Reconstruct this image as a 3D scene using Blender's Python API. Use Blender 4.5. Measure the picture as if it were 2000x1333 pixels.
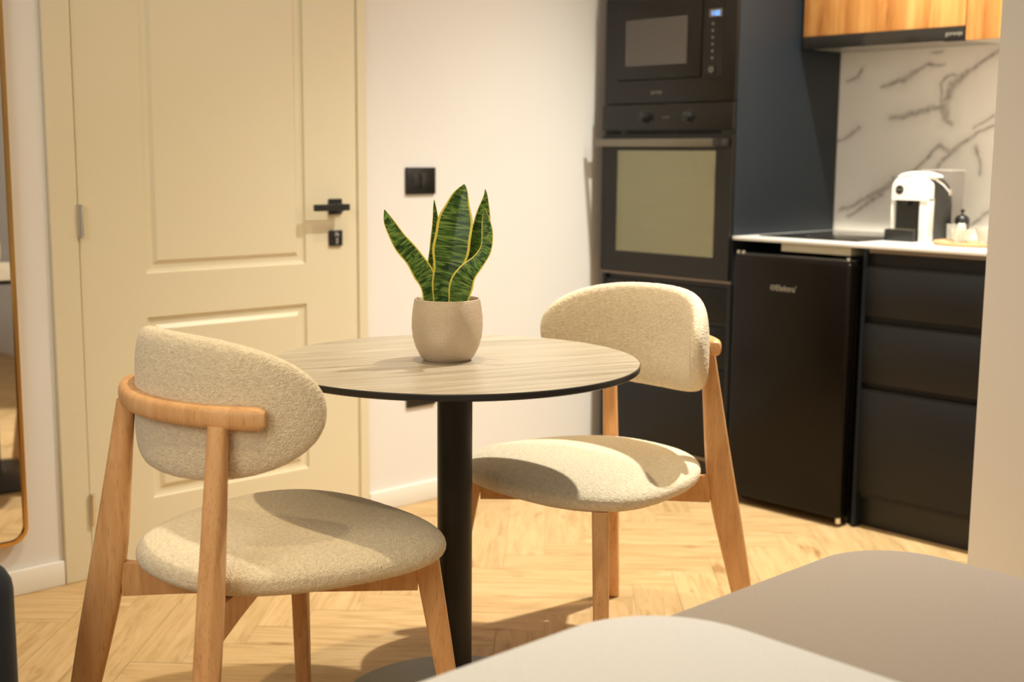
import bpy, bmesh, math, random
from mathutils import Vector, Matrix, noise
random.seed(7)
PI = math.pi
for o in list(bpy.data.objects): bpy.data.objects.remove(o, do_unlink=True)
SC = bpy.context.scene
COL = SC.collection

# ------------------------------------------------------------------ camera
YAW, PITCH, ROLL, FPX, CH = 0.81399, 0.14618, 0.00775, 2466.5, 1.17
fwd = Vector((-math.sin(YAW)*math.cos(PITCH), math.cos(YAW)*math.cos(PITCH), -math.sin(PITCH)))
rt = Vector((math.cos(YAW), math.sin(YAW), 0)); up = rt.cross(fwd)
r2 = rt*math.cos(ROLL) + up*math.sin(ROLL); u2 = up*math.cos(ROLL) - rt*math.sin(ROLL)
cd = bpy.data.cameras.new('camera'); cam = bpy.data.objects.new('camera', cd); COL.objects.link(cam)
m = Matrix((r2, u2, -fwd)).transposed().to_4x4(); m.translation = (0, 0, CH); cam.matrix_world = m
cd.sensor_fit = 'HORIZONTAL'; cd.sensor_width = 36; cd.lens = FPX/2000*36
cd.clip_start = .05; cd.clip_end = 50
cd.dof.use_dof = True; cd.dof.focus_distance = 2.45; cd.dof.aperture_fstop = 3.0
SC.camera = cam
# ------------------------------------------------------------------ world, view, lights
SC.view_settings.view_transform = 'Standard'; SC.view_settings.look = 'None'
SC.view_settings.gamma = 1; SC.view_settings.exposure = 0.0
try: SC.view_settings.use_curve_mapping = False
except Exception: pass
w = bpy.data.worlds.new('world'); SC.world = w; w.use_nodes = True
w.node_tree.nodes['Background'].inputs[0].default_value = (1, .86, .7, 1)
w.node_tree.nodes['Background'].inputs[1].default_value = .25
WARM = (1.0, .89, .64)
CEIL = 3.05
def light(kind, name, loc, energy, color=WARM, **k):
    l = bpy.data.lights.new(name, kind); l.energy = energy; l.color = color
    o = bpy.data.objects.new(name, l); o.location = loc; COL.objects.link(o)
    for a, b in k.items(): setattr(l, a, b)
    return o
W1, W2, W3 = (1.0, .97, .84), (1.0, .82, .52), (1.0, .94, .80)
# x, y, watts, cone degrees, colour, lamp radius
SPOTS = [(-2.12, 1.66, 118, 90, W2, .03), (-1.75, 3.2, 520, 105, W1, .03), (-2.1, .15, 12, 100, W2, .03),
         (-.9, 1.65, 8, 105, W2, .03), (-.75, .1, 75, 105, W2, .03)]
for x, y, e, cone, col_, rad in SPOTS:
    light('SPOT', 'downlight_beam', (x, y, CEIL-.03), e, col_, spot_size=math.radians(cone), spot_blend=1.0, shadow_soft_size=rad)

# added soft fill from behind the camera, lifts the shaded sides
ar = light('AREA', 'fill_light', (-.9, -1.7, 2.35), 43, W3, shape='SQUARE', size=1.8)
ar.rotation_euler = (Vector((-2.1, 1.6, .7))-ar.location).to_track_quat('-Z', 'Y').to_euler()

# ------------------------------------------------------------------ helpers
def lin(c):
    c = c/255.0
    return c/12.92 if c <= .04045 else ((c+.055)/1.055)**2.4
def rgb(r, g, b): return (lin(r), lin(g), lin(b), 1)
def mat(name, col, rough=.5, metal=0, bump=None, **kw):
    mt = bpy.data.materials.new(name); mt.use_nodes = True
    nt = mt.node_tree; b = nt.nodes['Principled BSDF']
    b.inputs['Base Color'].default_value = col if len(col) == 4 else (*col, 1)
    b.inputs['Roughness'].default_value = rough; b.inputs['Metallic'].default_value = metal
    for k, v in kw.items(): b.inputs[k.replace('_', ' ')].default_value = v
    if bump:
        sc, st, dist = bump
        tc = nt.nodes.new('ShaderNodeTexCoord'); n = nt.nodes.new('ShaderNodeTexNoise')
        n.inputs['Scale'].default_value = sc; n.inputs['Detail'].default_value = 4
        bp = nt.nodes.new('ShaderNodeBump'); bp.inputs['Strength'].default_value = st; bp.inputs['Distance'].default_value = dist
        nt.links.new(tc.outputs['Object'], n.inputs['Vector']); nt.links.new(n.outputs['Fac'], bp.inputs['Height'])
        nt.links.new(bp.outputs['Normal'], b.inputs['Normal'])
    return mt
def N(nt, t, **k):
    n = nt.nodes.new(t)
    for a, b in k.items():
        if a in n.inputs.keys() if hasattr(n.inputs, 'keys') else False: n.inputs[a].default_value = b
        else: setattr(n, a, b)
    return n
def ramp(nt, fac, stops):
    r = nt.nodes.new('ShaderNodeValToRGB'); el = r.color_ramp.elements
    while len(el) < len(stops): el.new(.5)
    for e, (p, c) in zip(el, stops): e.position = p; e.color = c
    nt.links.new(fac, r.inputs['Fac']); return r
def mapping(nt, src, scale=(1, 1, 1), rot=(0, 0, 0), loc=(0, 0, 0)):
    mp = nt.nodes.new('ShaderNodeMapping'); mp.inputs['Scale'].default_value = scale
    mp.inputs['Rotation'].default_value = rot; mp.inputs['Location'].default_value = loc
    nt.links.new(src, mp.inputs['Vector']); return mp.outputs[0]

def box(bm, x0, x1, y0, y1, z0, z1, bev=0, seg=2):
    g = bmesh.ops.create_cube(bm, size=1)
    vs = g['verts']
    for v in vs:
        v.co = Vector((x0+(v.co.x+.5)*(x1-x0), y0+(v.co.y+.5)*(y1-y0), z0+(v.co.z+.5)*(z1-z0)))
    if bev:
        es = list({e for v in vs for e in v.link_edges})
        bmesh.ops.bevel(bm, geom=es, offset=bev, segments=seg, profile=.5, affect='EDGES')
def ring(bm, rings, cap=True, closed=True):
    R = [[bm.verts.new(p) for p in r] for r in rings]
    n = len(R[0])
    for a, b in zip(R, R[1:]):
        for i in range(n if closed else n-1):
            j = (i+1) % n
            bm.faces.new((a[i], a[j], b[j], b[i]))
    if cap and closed:
        bm.faces.new(list(reversed(R[0]))); bm.faces.new(R[-1])
    return R
def lathe(bm, prof, c=(0, 0, 0), n=48, cap=True):
    rings = [[(c[0]+r*math.cos(2*PI*i/n), c[1]+r*math.sin(2*PI*i/n), c[2]+z) for i in range(n)] for r, z in prof]
    ring(bm, rings, cap)
def cyl(bm, p0, p1, r, n=20, r1=None):
    p0, p1 = Vector(p0), Vector(p1); d = (p1-p0).normalized()
    a = d.orthogonal().normalized(); b = d.cross(a); r1 = r if r1 is None else r1
    ring(bm, [[p+a*q*math.cos(2*PI*i/n)+b*q*math.sin(2*PI*i/n) for i in range(n)] for p, q in ((p0, r), (p1, r1))])
def tube(bm, pts, r, n=12):
    pts = [Vector(p) for p in pts]; R = []
    d0 = (pts[1]-pts[0]).normalized(); a = d0.orthogonal().normalized()
    for i, p in enumerate(pts):
        d = (pts[min(i+1, len(pts)-1)]-pts[max(i-1, 0)]).normalized()
        a = (a-d*a.dot(d)).normalized(); b = d.cross(a)
        R.append([p+a*r*math.cos(2*PI*k/n)+b*r*math.sin(2*PI*k/n) for k in range(n)])
    ring(bm, R)
def obj(name, bm, mt, parent=None, smooth=None, loc=None):
    bmesh.ops.recalc_face_normals(bm, faces=bm.faces)
    me = bpy.data.meshes.new(name); bm.to_mesh(me); bm.free()
    me.materials.append(mt)
    if smooth is not None:
        me.polygons.foreach_set('use_smooth', [True]*len(me.polygons))
        if smooth < 180 and hasattr(me, 'set_sharp_from_angle'): me.set_sharp_from_angle(angle=math.radians(smooth))
    o = bpy.data.objects.new(name, me); COL.objects.link(o)
    if parent: o.parent = parent
    if loc: o.location = loc
    return o
def bbox(name, x0, x1, y0, y1, z0, z1, mt, parent=None, bev=0, seg=2, smooth=None):
    bm = bmesh.new(); box(bm, x0, x1, y0, y1, z0, z1, bev, seg)
    return obj(name, bm, mt, parent, 40 if (bev and smooth is None) else smooth)
def tag(o, label, cat, group=None):
    o['label'] = label; o['category'] = cat
    if group: o['group'] = group
    return o
def empty(name, loc, label=None, cat=None, group=None):
    o = bpy.data.objects.new(name, None); o.location = loc; o.empty_display_size = .05; COL.objects.link(o)
    if label: tag(o, label, cat, group)
    return o
def local(o, off):   # shift mesh data so parts are modelled in world space but parented to an Empty at off
    o.data.transform(Matrix.Translation((-off[0], -off[1], -off[2])))
    return o
class Thing:
    """an Empty at base; parts are modelled in world coordinates and shifted into its frame"""
    def __init__(s, name, loc, label, cat, group=None):
        s.loc = Vector(loc); s.e = empty(name, loc, label, cat, group)
    def part(s, name, bm, mt, smooth=None, parent=None):
        o = obj(name, bm, mt, parent or s.e, smooth); return local(o, s.loc)
    def box(s, name, *a, mt=None, bev=0, seg=2, parent=None):
        bm = bmesh.new(); box(bm, *a, bev, seg); return s.part(name, bm, mt, 40 if bev else None, parent)
def struct(o): o['kind'] = 'structure'; return o
def text(body, size, mt, M, name, parent=None, off=(0, 0, 0), extrude=.0003, align='LEFT'):
    cu = bpy.data.curves.new(name, 'FONT'); cu.body = body; cu.size = size; cu.extrude = extrude
    cu.align_x = align; cu.resolution_u = 3
    t = bpy.data.objects.new(name, cu); COL.objects.link(t)
    bpy.context.view_layer.update()
    me = bpy.data.meshes.new_from_object(t.evaluated_get(bpy.context.evaluated_depsgraph_get()))
    bpy.data.objects.remove(t, do_unlink=True)
    me.transform(Matrix.Translation((-off[0], -off[1], -off[2])) @ M)
    me.materials.clear(); me.materials.append(mt)
    o = bpy.data.objects.new(name, me); COL.objects.link(o); o.parent = parent
    return o
def face_negY(x, y, z, sx=1):      # text plane facing -Y, reading along +X
    return Matrix.Translation((x, y, z)) @ Matrix.Rotation(PI/2, 4, 'X')

# ------------------------------------------------------------------ materials
def m_wall():
    return mat('white_plaster', (.80, .775, .755), .85, bump=(60, .06, .002))
WALL = m_wall()
CEILM = mat('ceiling_paint', (.85, .84, .82), .9, bump=(40, .03, .002))
DOORP = mat('cream_lacquer', (.75, .675, .495), .38, bump=(200, .02, .0005))
TRIMW = mat('white_lacquer', (.84, .82, .77), .4, bump=(100, .02, .0005))
STEEL = mat('satin_nickel', (.72, .70, .66), .22, 1, bump=(300, .02, .0003))
CHROME = mat('chrome', (.8, .78, .74), .12, 1, bump=(300, .01, .0002))
BLKMAT = mat('black_matte_metal', (.008, .007, .006), .45, bump=(400, .03, .0003))
BLKPLA = mat('black_plastic', (.014, .013, .012), .35, bump=(400, .03, .0003))
GOLD = mat('brushed_brass', (.70, .42, .13), .25, 1, bump=(300, .03, .0003))
NAVY = mat('navy_laminate', (.011, .015, .020), .5, bump=(300, .03, .0003), Specular_IOR_Level=.3)
NAVYF = mat('charcoal_navy_front', (.009, .0095, .011), .42, bump=(300, .03, .0003), Specular_IOR_Level=.3)
GLOSSB = mat('black_appliance_glass', (.020, .017, .014), .10, Specular_IOR_Level=.6)
OVENB = mat('black_appliance_front', (.010, .008, .006), .28, Specular_IOR_Level=.35)
FRIDGEB = mat('black_fridge_enamel', (.004, .0025, .0015), .24, bump=(500, .04, .0003), Specular_IOR_Level=.22)
def m_window():
    mt = bpy.data.materials.new('coated_oven_glass'); mt.use_nodes = True; nt = mt.node_tree; nt.nodes.remove(nt.nodes['Principled BSDF'])
    g = nt.nodes.new('ShaderNodeBsdfGlossy'); g.inputs['Color'].default_value = (.62, .60, .40, 1); g.inputs['Roughness'].default_value = .04
    t = nt.nodes.new('ShaderNodeBsdfTransparent'); t.inputs['Color'].default_value = (.55, .52, .42, 1)
    mx = nt.nodes.new('ShaderNodeMixShader'); mx.inputs[0].default_value = .36
    nt.links.new(t.outputs[0], mx.inputs[1]); nt.links.new(g.outputs[0], mx.inputs[2]); nt.links.new(mx.outputs[0], nt.nodes['Material Output'].inputs[0]); return mt
WINGL = m_window()
WINMW = mat('microwave_window', (.070, .060, .050), .18, Specular_IOR_Level=.8)
BRONZE = mat('bronze_trim', (.22, .17, .13), .35, .6)
HANDLEM = mat('dark_bronze_handle', (.20, .18, .14), .35, .8)
PRINT = mat('silver_print', (.32, .29, .23), .5, .1)
DIMPRINT = mat('grey_print', (.16, .145, .125), .5)
MIRROR = mat('mirror_glass', (.9, .9, .9), .01, 1)
GLASS = mat('clear_glass', (.95, .94, .90), .06, Transmission_Weight=.82, IOR=1.45)
WHITEG = mat('glossy_white_plastic', (.86, .82, .74), .2, bump=(200, .01, .0003))
SOIL = mat('potting_soil', (.035, .022, .013), .95, bump=(200, .8, .006))
LED = bpy.data.materials.new('blue_display'); LED.use_nodes = True
_b = LED.node_tree.nodes['Principled BSDF']; _b.inputs['Emission Color'].default_value = (.12, .38, 1, 1); _b.inputs['Emission Strength'].default_value = 2.2
_b.inputs['Base Color'].default_value = (.1, .3, .8, 1)

def m_boucle(name='boucle_fabric', col=(.98, .81, .58), scale=420):
    mt = mat(name, col, .95, Sheen_Weight=.35, Sheen_Roughness=.6)
    nt = mt.node_tree; b = nt.nodes['Principled BSDF']
    tc = N(nt, 'ShaderNodeTexCoord')
    v = N(nt, 'ShaderNodeTexVoronoi'); v.inputs['Scale'].default_value = scale
    n = N(nt, 'ShaderNodeTexNoise'); n.inputs['Scale'].default_value = scale*.35; n.inputs['Detail'].default_value = 5
    nt.links.new(tc.outputs['Object'], v.inputs['Vector']); nt.links.new(tc.outputs['Object'], n.inputs['Vector'])
    mx = N(nt, 'ShaderNodeMath', operation='SUBTRACT'); nt.links.new(n.outputs['Fac'], mx.inputs[0]); nt.links.new(v.outputs['Distance'], mx.inputs[1])
    bp = N(nt, 'ShaderNodeBump'); bp.inputs['Strength'].default_value = .7; bp.inputs['Distance'].default_value = .003
    nt.links.new(mx.outputs[0], bp.inputs['Height']); nt.links.new(bp.outputs['Normal'], b.inputs['Normal'])
    r = ramp(nt, n.outputs['Fac'], [(.25, (col[0]*.80, col[1]*.78, col[2]*.74, 1)), (.7, (min(1, col[0]*1.06), col[1]*1.06, col[2]*1.06, 1))])
    nt.links.new(r.outputs['Color'], b.inputs['Base Color'])
    return mt
BOUCLE = m_boucle()
def m_beech():
    mt = mat('beech_wood', (.5, .3, .14), .42, Specular_IOR_Level=.4)
    nt = mt.node_tree; b = nt.nodes['Principled BSDF']; tc = N(nt, 'ShaderNodeTexCoord')
    vec = mapping(nt, tc.outputs['Object'], (14, 14, 1.6))
    n = N(nt, 'ShaderNodeTexNoise'); n.inputs['Scale'].default_value = 3; n.inputs['Detail'].default_value = 6; n.inputs['Distortion'].default_value = .6
    nt.links.new(vec, n.inputs['Vector'])
    vec2 = mapping(nt, tc.outputs['Object'], (220, 220, 16))
    n2 = N(nt, 'ShaderNodeTexNoise'); n2.inputs['Scale'].default_value = 2; n2.inputs['Detail'].default_value = 2
    nt.links.new(vec2, n2.inputs['Vector'])
    r = ramp(nt, n.outputs['Fac'], [(.3, (.66, .34, .14, 1)), (.55, (.80, .455, .205, 1)), (.8, (.86, .53, .265, 1))])
    r2_ = ramp(nt, n2.outputs['Fac'], [(.28, (.70, .62, .55, 1)), (.42, (1, 1, 1, 1))])
    mx = N(nt, 'ShaderNodeMixRGB', blend_type='MULTIPLY'); mx.inputs[0].default_value = .8
    nt.links.new(r.outputs[0], mx.inputs[1]); nt.links.new(r2_.outputs[0], mx.inputs[2]); nt.links.new(mx.outputs[0], b.inputs['Base Color'])
    return mt
BEECH = m_beech()
def m_floor():
    mt = mat('oak_herringbone', (.6, .42, .24), .5, Specular_IOR_Level=.22)
    nt = mt.node_tree; b = nt.nodes['Principled BSDF']
    uv = N(nt, 'ShaderNodeUVMap'); uv.uv_map = 'UVMap'
    at = N(nt, 'ShaderNodeAttribute'); at.attribute_name = 'plank'
    v1 = mapping(nt, uv.outputs[0], (1.8, 16, 1)); n = N(nt, 'ShaderNodeTexNoise'); n.inputs['Scale'].default_value = 2.2
    n.inputs['Detail'].default_value = 7; n.inputs['Roughness'].default_value = .6; n.inputs['Distortion'].default_value = 1.2; nt.links.new(v1, n.inputs['Vector'])
    v2 = mapping(nt, uv.outputs[0], (3, 9, 1)); k = N(nt, 'ShaderNodeTexNoise'); k.inputs['Scale'].default_value = 1.7; k.inputs['Detail'].default_value = 3
    nt.links.new(v2, k.inputs['Vector'])
    r = ramp(nt, n.outputs['Fac'], [(.28, (.45, .285, .125, 1)), (.5, (.60, .405, .20, 1)), (.75, (.68, .485, .265, 1))])
    kr = ramp(nt, k.outputs['Fac'], [(.27, (.62, .50, .38, 1)), (.36, (1, 1, 1, 1))])
    tr = ramp(nt, at.outputs['Fac'], [(0, (.92, .905, .88, 1)), (1, (1.0, 1.0, 1.0, 1))])
    m1 = N(nt, 'ShaderNodeMixRGB', blend_type='MULTIPLY'); m1.inputs[0].default_value = .75
    m2 = N(nt, 'ShaderNodeMixRGB', blend_type='MULTIPLY'); m2.inputs[0].default_value = 1
    nt.links.new(r.outputs[0], m1.inputs[1]); nt.links.new(kr.outputs[0], m1.inputs[2])
    nt.links.new(m1.outputs[0], m2.inputs[1]); nt.links.new(tr.outputs[0], m2.inputs[2]); nt.links.new(m2.outputs[0], b.inputs['Base Color'])
    bp = N(nt, 'ShaderNodeBump'); bp.inputs['Strength'].default_value = .15; bp.inputs['Distance'].default_value = .001
    nt.links.new(n.outputs['Fac'], bp.inputs['Height']); nt.links.new(bp.outputs[0], b.inputs['Normal'])
    return mt
FLOORM = m_floor()
GROOVE = mat('floor_joint', (.42, .28, .16), .8)
def m_streak(name, axis_rot, stops, scale=(1.2, 16, 1), rough=.35, nscale=2.5, **k):
    mt = mat(name, (.5, .4, .3), rough, **k); nt = mt.node_tree; b = nt.nodes['Principled BSDF']; tc = N(nt, 'ShaderNodeTexCoord')
    v = mapping(nt, tc.outputs['Object'], rot=axis_rot); v = mapping(nt, v, scale)
    n = N(nt, 'ShaderNodeTexNoise'); n.inputs['Scale'].default_value = nscale; n.inputs['Detail'].default_value = 8
    n.inputs['Roughness'].default_value = .62; n.inputs['Distortion'].default_value = .5; nt.links.new(v, n.inputs['Vector'])
    r = ramp(nt, n.outputs['Fac'], stops); nt.links.new(r.outputs[0], b.inputs['Base Color'])
    bp = N(nt, 'ShaderNodeBump'); bp.inputs['Strength'].default_value = .08; bp.inputs['Distance'].default_value = .001
    nt.links.new(n.outputs['Fac'], bp.inputs['Height']); nt.links.new(bp.outputs[0], b.inputs['Normal'])
    return mt
TABLETOP = m_streak('grey_brown_laminate', (0, 0, math.radians(-72)), [(.28, (.29, .235, .175, 1)), (.48, (.41, .35, .265, 1)), (.6, (.475, .41, .32, 1)), (.75, (.56, .49, .39, 1))], rough=.30)
WALNUT = m_streak('amber_walnut_veneer', (0, 0, 0), [(.30, (.20, .065, .015, 1)), (.42, (.47, .185, .045, 1)), (.55, (.64, .30, .085, 1)), (.72, (.74, .40, .14, 1))], scale=(9, 9, .9), rough=.4, nscale=1.6)
def m_marble():
    mt = mat('veined_marble', (.7, .65, .6), .22); nt = mt.node_tree; b = nt.nodes['Principled BSDF']
    at = N(nt, 'ShaderNodeAttribute'); at.attribute_name = 'vein'
    mx = N(nt, 'ShaderNodeMixRGB'); nt.links.new(at.outputs['Fac'], mx.inputs[0])
    mx.inputs[1].default_value = (.84, .78, .70, 1); mx.inputs[2].default_value = (.20, .15, .115, 1)
    nt.links.new(mx.outputs[0], b.inputs['Base Color']); return mt
MARBLE = m_marble()
COUNTER = mat('white_solid_surface', (.82, .80, .76), .25, bump=(80, .02, .0004))
def m_leaf():
    mt = mat('banded_leaf', (.1, .2, .03), .38, Specular_IOR_Level=.4); nt = mt.node_tree; b = nt.nodes['Principled BSDF']
    uv = N(nt, 'ShaderNodeUVMap'); uv.uv_map = 'UVMap'
    sx = N(nt, 'ShaderNodeSeparateXYZ'); nt.links.new(uv.outputs[0], sx.inputs[0])
    v = mapping(nt, uv.outputs[0], (1.3, 150, 1)); n = N(nt, 'ShaderNodeTexNoise'); n.inputs['Scale'].default_value = 1.0; n.inputs['Detail'].default_value = 3; n.inputs['Distortion'].default_value = 1.3
    nt.links.new(v, n.inputs['Vector'])
    r = ramp(nt, n.outputs['Fac'], [(.38, (.016, .050, .009, 1)), (.49, (.065, .16, .020, 1)), (.60, (.22, .34, .070, 1))])
    d = N(nt, 'ShaderNodeMath', operation='SUBTRACT'); d.inputs[1].default_value = .5; nt.links.new(sx.outputs[0], d.inputs[0])
    a = N(nt, 'ShaderNodeMath', operation='ABSOLUTE'); nt.links.new(d.outputs[0], a.inputs[0])
    e = ramp(nt, a.outputs[0], [(.425, (0, 0, 0, 1)), (.44, (1, 1, 1, 1))])
    mx = N(nt, 'ShaderNodeMixRGB'); nt.links.new(e.outputs[0], mx.inputs[0]); nt.links.new(r.outputs[0], mx.inputs[1]); mx.inputs[2].default_value = (.88, .74, .10, 1)
    nt.links.new(mx.outputs[0], b.inputs['Base Color']); return mt
LEAF = m_leaf()
def m_pot():
    mt = mat('ribbed_taupe_ceramic', (.66, .53, .39), .32, .25, Specular_IOR_Level=.5); nt = mt.node_tree; b = nt.nodes['Principled BSDF']
    uv = N(nt, 'ShaderNodeUVMap'); uv.uv_map = 'UVMap'; sx = N(nt, 'ShaderNodeSeparateXYZ'); nt.links.new(uv.outputs[0], sx.inputs[0])
    hs = []
    for ch, f in ((0, 130), (1, 44)):
        q = N(nt, 'ShaderNodeMath', operation='MULTIPLY'); q.inputs[1].default_value = f*2*PI; nt.links.new(sx.outputs[ch], q.inputs[0])
        s = N(nt, 'ShaderNodeMath', operation='SINE'); nt.links.new(q.outputs[0], s.inputs[0]); hs.append(s)
    hh = N(nt, 'ShaderNodeMath', operation='MULTIPLY_ADD'); hh.inputs[1].default_value = .45; nt.links.new(hs[0].outputs[0], hh.inputs[0]); nt.links.new(hs[1].outputs[0], hh.inputs[2])
    bp = N(nt, 'ShaderNodeBump'); bp.inputs['Strength'].default_value = .45; bp.inputs['Distance'].default_value = .001
    nt.links.new(hh.outputs[0], bp.inputs['Height']); nt.links.new(bp.outputs[0], b.inputs['Normal']); return mt
POT = m_pot()
def m_linen(name, col, sc=700):
    mt = mat(name, col, .9, Sheen_Weight=.15); nt = mt.node_tree; b = nt.nodes['Principled BSDF']; tc = N(nt, 'ShaderNodeTexCoord')
    n = N(nt, 'ShaderNodeTexNoise'); n.inputs['Scale'].default_value = sc; n.inputs['Detail'].default_value = 2; nt.links.new(tc.outputs['Object'], n.inputs['Vector'])
    r = ramp(nt, n.outputs['Fac'], [(.3, tuple(c*.86 for c in col)+(1,)), (.7, tuple(min(1, c*1.08) for c in col)+(1,))]); nt.links.new(r.outputs[0], b.inputs['Base Color'])
    bp = N(nt, 'ShaderNodeBump'); bp.inputs['Strength'].default_value = .25; bp.inputs['Distance'].default_value = .001
    nt.links.new(n.outputs['Fac'], bp.inputs['Height']); nt.links.new(bp.outputs[0], b.inputs['Normal']); return mt
GREYL = m_linen('taupe_linen', (.30, .245, .205))
WHITEL = m_linen('white_cotton', (.67, .665, .68))
NAVYV = m_linen('navy_velvet', (.012, .020, .040), 300)

# ------------------------------------------------------------------ room shell
WX, BACK, PIL = -3.25, 4.10, 2.85
X1, Y0 = 2.0, -2.2
# floor: herringbone planks, each a face with its own grain offset
def floor():
    bm = bmesh.new(); uvl = bm.loops.layers.uv.new('UVMap'); cl = bm.loops.layers.float_color.new('plank')
    L, W, g = .60, .12, .0006
    c, s = math.cos(PI/4), math.sin(PI/4)
    def rect(x0, y0, x1, y1, horiz):
        P = [(x0+g, y0+g), (x1-g, y0+g), (x1-g, y1-g), (x0+g, y1-g)]
        Q = [(c*a-s*b, s*a+c*b) for a, b in P]
        cx = sum(q[0] for q in Q)/4; cy = sum(q[1] for q in Q)/4
        if not (WX-.5 < cx < X1+.5 and Y0-.5 < cy < BACK+.5): return
        f = bm.faces.new([bm.verts.new((q[0], q[1], 0)) for q in Q]); t = random.random(); ou, ov = random.random()*50, random.random()*50
        for lp, (a, b) in zip(f.loops, P):
            u, v = (a-x0, b-y0) if horiz else (b-y0, a-x0)
            lp[uvl].uv = (u+ou, v+ov); lp[cl] = (t, t, t, 1)
    n = 60; k = int(L/W)
    for i in range(-n, n):
        for j in range(-14, 15):
            # staircase lattice of a classic herringbone: H plank then V plank
            ox = i*W + j*2*L*.5*0 + j*L; oy = i*W - j*L
            rect(ox, oy, ox+L, oy+W, True)
            rect(ox, oy+W, ox+W, oy+W+L, False)
    return bm
FL = obj('floor', floor(), FLOORM); struct(FL)
FL.location.z = 0
bm = bmesh.new(); box(bm, WX-.1, X1+.1, Y0-.1, BACK+.1, -.06, -.0012); sub = obj('floor_joints', bm, GROOVE, FL)
def wallbox(name, *a, mt=WALL): return struct(bbox(name, *a, mt))
# door wall has an opening for the door
DY0, DY1, DZ = 1.452, 2.385, 2.06
bm = bmesh.new()
box(bm, WX-.15, WX, Y0, DY0, 0, CEIL); box(bm, WX-.15, WX, DY1, BACK+.15, 0, CEIL); box(bm, WX-.15, WX, DY0, DY1, DZ, CEIL)
struct(obj('wall_left', bm, WALL))
wallbox('wall_back', WX, X1+.15, BACK, BACK+.15, 0, CEIL)
wallbox('wall_right', -1.394, X1, PIL, BACK, 0, CEIL)
wallbox('wall_side', X1, X1+.15, Y0, BACK, 0, CEIL)
wallbox('wall_front', WX, X1, Y0-.15, Y0, 0, CEIL)
wallbox('ceiling', WX-.15, X1+.15, Y0-.15, BACK+.15, CEIL, CEIL+.1, mt=CEILM)
def baseboard(name, y0, y1):
    bm = bmesh.new(); box(bm, WX, WX+.012, y0, y1, 0, .068, .003, 2); struct(obj(name, bm, TRIMW, None, 40))
baseboard('baseboard_left', Y0, 1.392); baseboard('baseboard_right', 2.426, BACK)

# door

de = bpy.data.objects.new('door_1', None); de.location = (WX, 1.93, 0); COL.objects.link(de); struct(de)
def dpart(name, bm, mt, smooth=None, parent=None): return local(obj(name, bm, mt, parent or de, smooth), (WX, 1.93, 0))
XF = WX+.004            # face plane of the leaf
bm = bmesh.new()
L0, L1 = 1.4745, 2.3905
px = [(1.664, 2.194)]
pz = [(.193, .713), (.836, 1.90)]
xb = WX-.04
def slab(y0, y1, z0, z1): box(bm, xb, XF, y0, y1, z0, z1)
slab(L0, 1.664, .006, 2.05); slab(2.194, L1, .006, 2.05)
slab(1.664, 2.194, .006, .193); slab(1.664, 2.194, .713, .836); slab(1.664, 2.194, 1.90, 2.05)
for z0, z1 in pz:
    y0, y1 = 1.664, 2.194
    def rr(i, x): return [(x, y0+i, z0+i), (x, y1-i, z0+i), (x, y1-i, z1-i), (x, y0+i, z1-i)]
    ring(bm, [rr(0, XF), rr(.003, XF-.006), rr(.012, XF-.0085), rr(.024, XF-.0085), rr(.036, XF-.001)], cap=False)
    q = [bm.verts.new(p) for p in rr(.036, XF-.001)]; bm.faces.new(q)
dpart('door_leaf', bm, DOORP)
bm = bmesh.new()
for y0, y1, z0, z1 in ((1.394, 1.470, 0, 2.12), (2.389, 2.424, 0, 2.12), (1.394, 2.424, 2.058, 2.12)):
    box(bm, WX, WX+.012, y0, y1, z0, z1, .002, 1)
box(bm, WX-.12, WX, 1.452, 1.470, 0, 2.058); box(bm, WX-.12, WX, 2.387, 2.400, 0, 2.058)
dpart('door_casing', bm, DOORP)
for zc in (.99, .198):
    bm = bmesh.new()
    cyl(bm, (WX+.016, 1.474, zc-.042), (WX+.016, 1.474, zc-.003), .0075, 16); cyl(bm, (WX+.016, 1.474, zc+.003), (WX+.016, 1.474, zc+.042), .0075, 16)
    cyl(bm, (WX+.016, 1.474, zc-.003), (WX+.016, 1.474, zc+.003), .0062, 16); cyl(bm, (WX+.016, 1.474, zc-.047), (WX+.016, 1.474, zc-.042), .005, 12)
    box(bm, WX+.004, WX+.010, 1.464, 1.484, zc-.042, zc+.042)
    dpart('hinge', bm, STEEL, 40)
bm = bmesh.new(); box(bm, XF, XF+.008, 2.279, 2.327, .984, 1.032, .0015, 1)
cyl(bm, (XF+.008, 2.303, 1.006), (XF+.04, 2.303, 1.006), .0125, 20)
box(bm, XF+.034, XF+.052, 2.200, 2.325, .997, 1.017, .0015, 1)
dpart('door_handle', bm, BLKMAT, 40)
bm = bmesh.new(); box(bm, XF, XF+.008, 2.279, 2.327, .886, .934, .0015, 1); kp = dpart('key_plate', bm, BLKMAT, 40)
bm = bmesh.new(); cyl(bm, (XF+.008, 2.303, .920), (XF+.011, 2.303, .920), .0085, 20); box(bm, XF+.008, XF+.011, 2.2985, 2.3075, .892, .918)
dpart('keyhole_cylinder', bm, STEEL, 40, kp)

# switch plates
def switch(z0, z1, name, label):
    t = Thing(name, (WX, 2.646, z0), label, 'wall switch' if 'switch' in name else 'socket')
    t.box('cover_plate', WX, WX+.009, 2.585, 2.708, z0, z1, mt=BLKMAT, bev=.002)
    for k in range(2):
        y = 2.612+k*.0355
        t.box('rocker' if 'switch' in name else 'socket_insert', WX+.009, WX+.0105, y, y+.0335, z0+.020, z1-.020, mt=BLKPLA, bev=.001)
switch(1.041, 1.128, 'light_switch', 'black rectangular light switch on the wall right of the cream door')
switch(.332, .419, 'wall_socket', 'black wall socket plate low on the wall, half hidden behind the round table')

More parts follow.
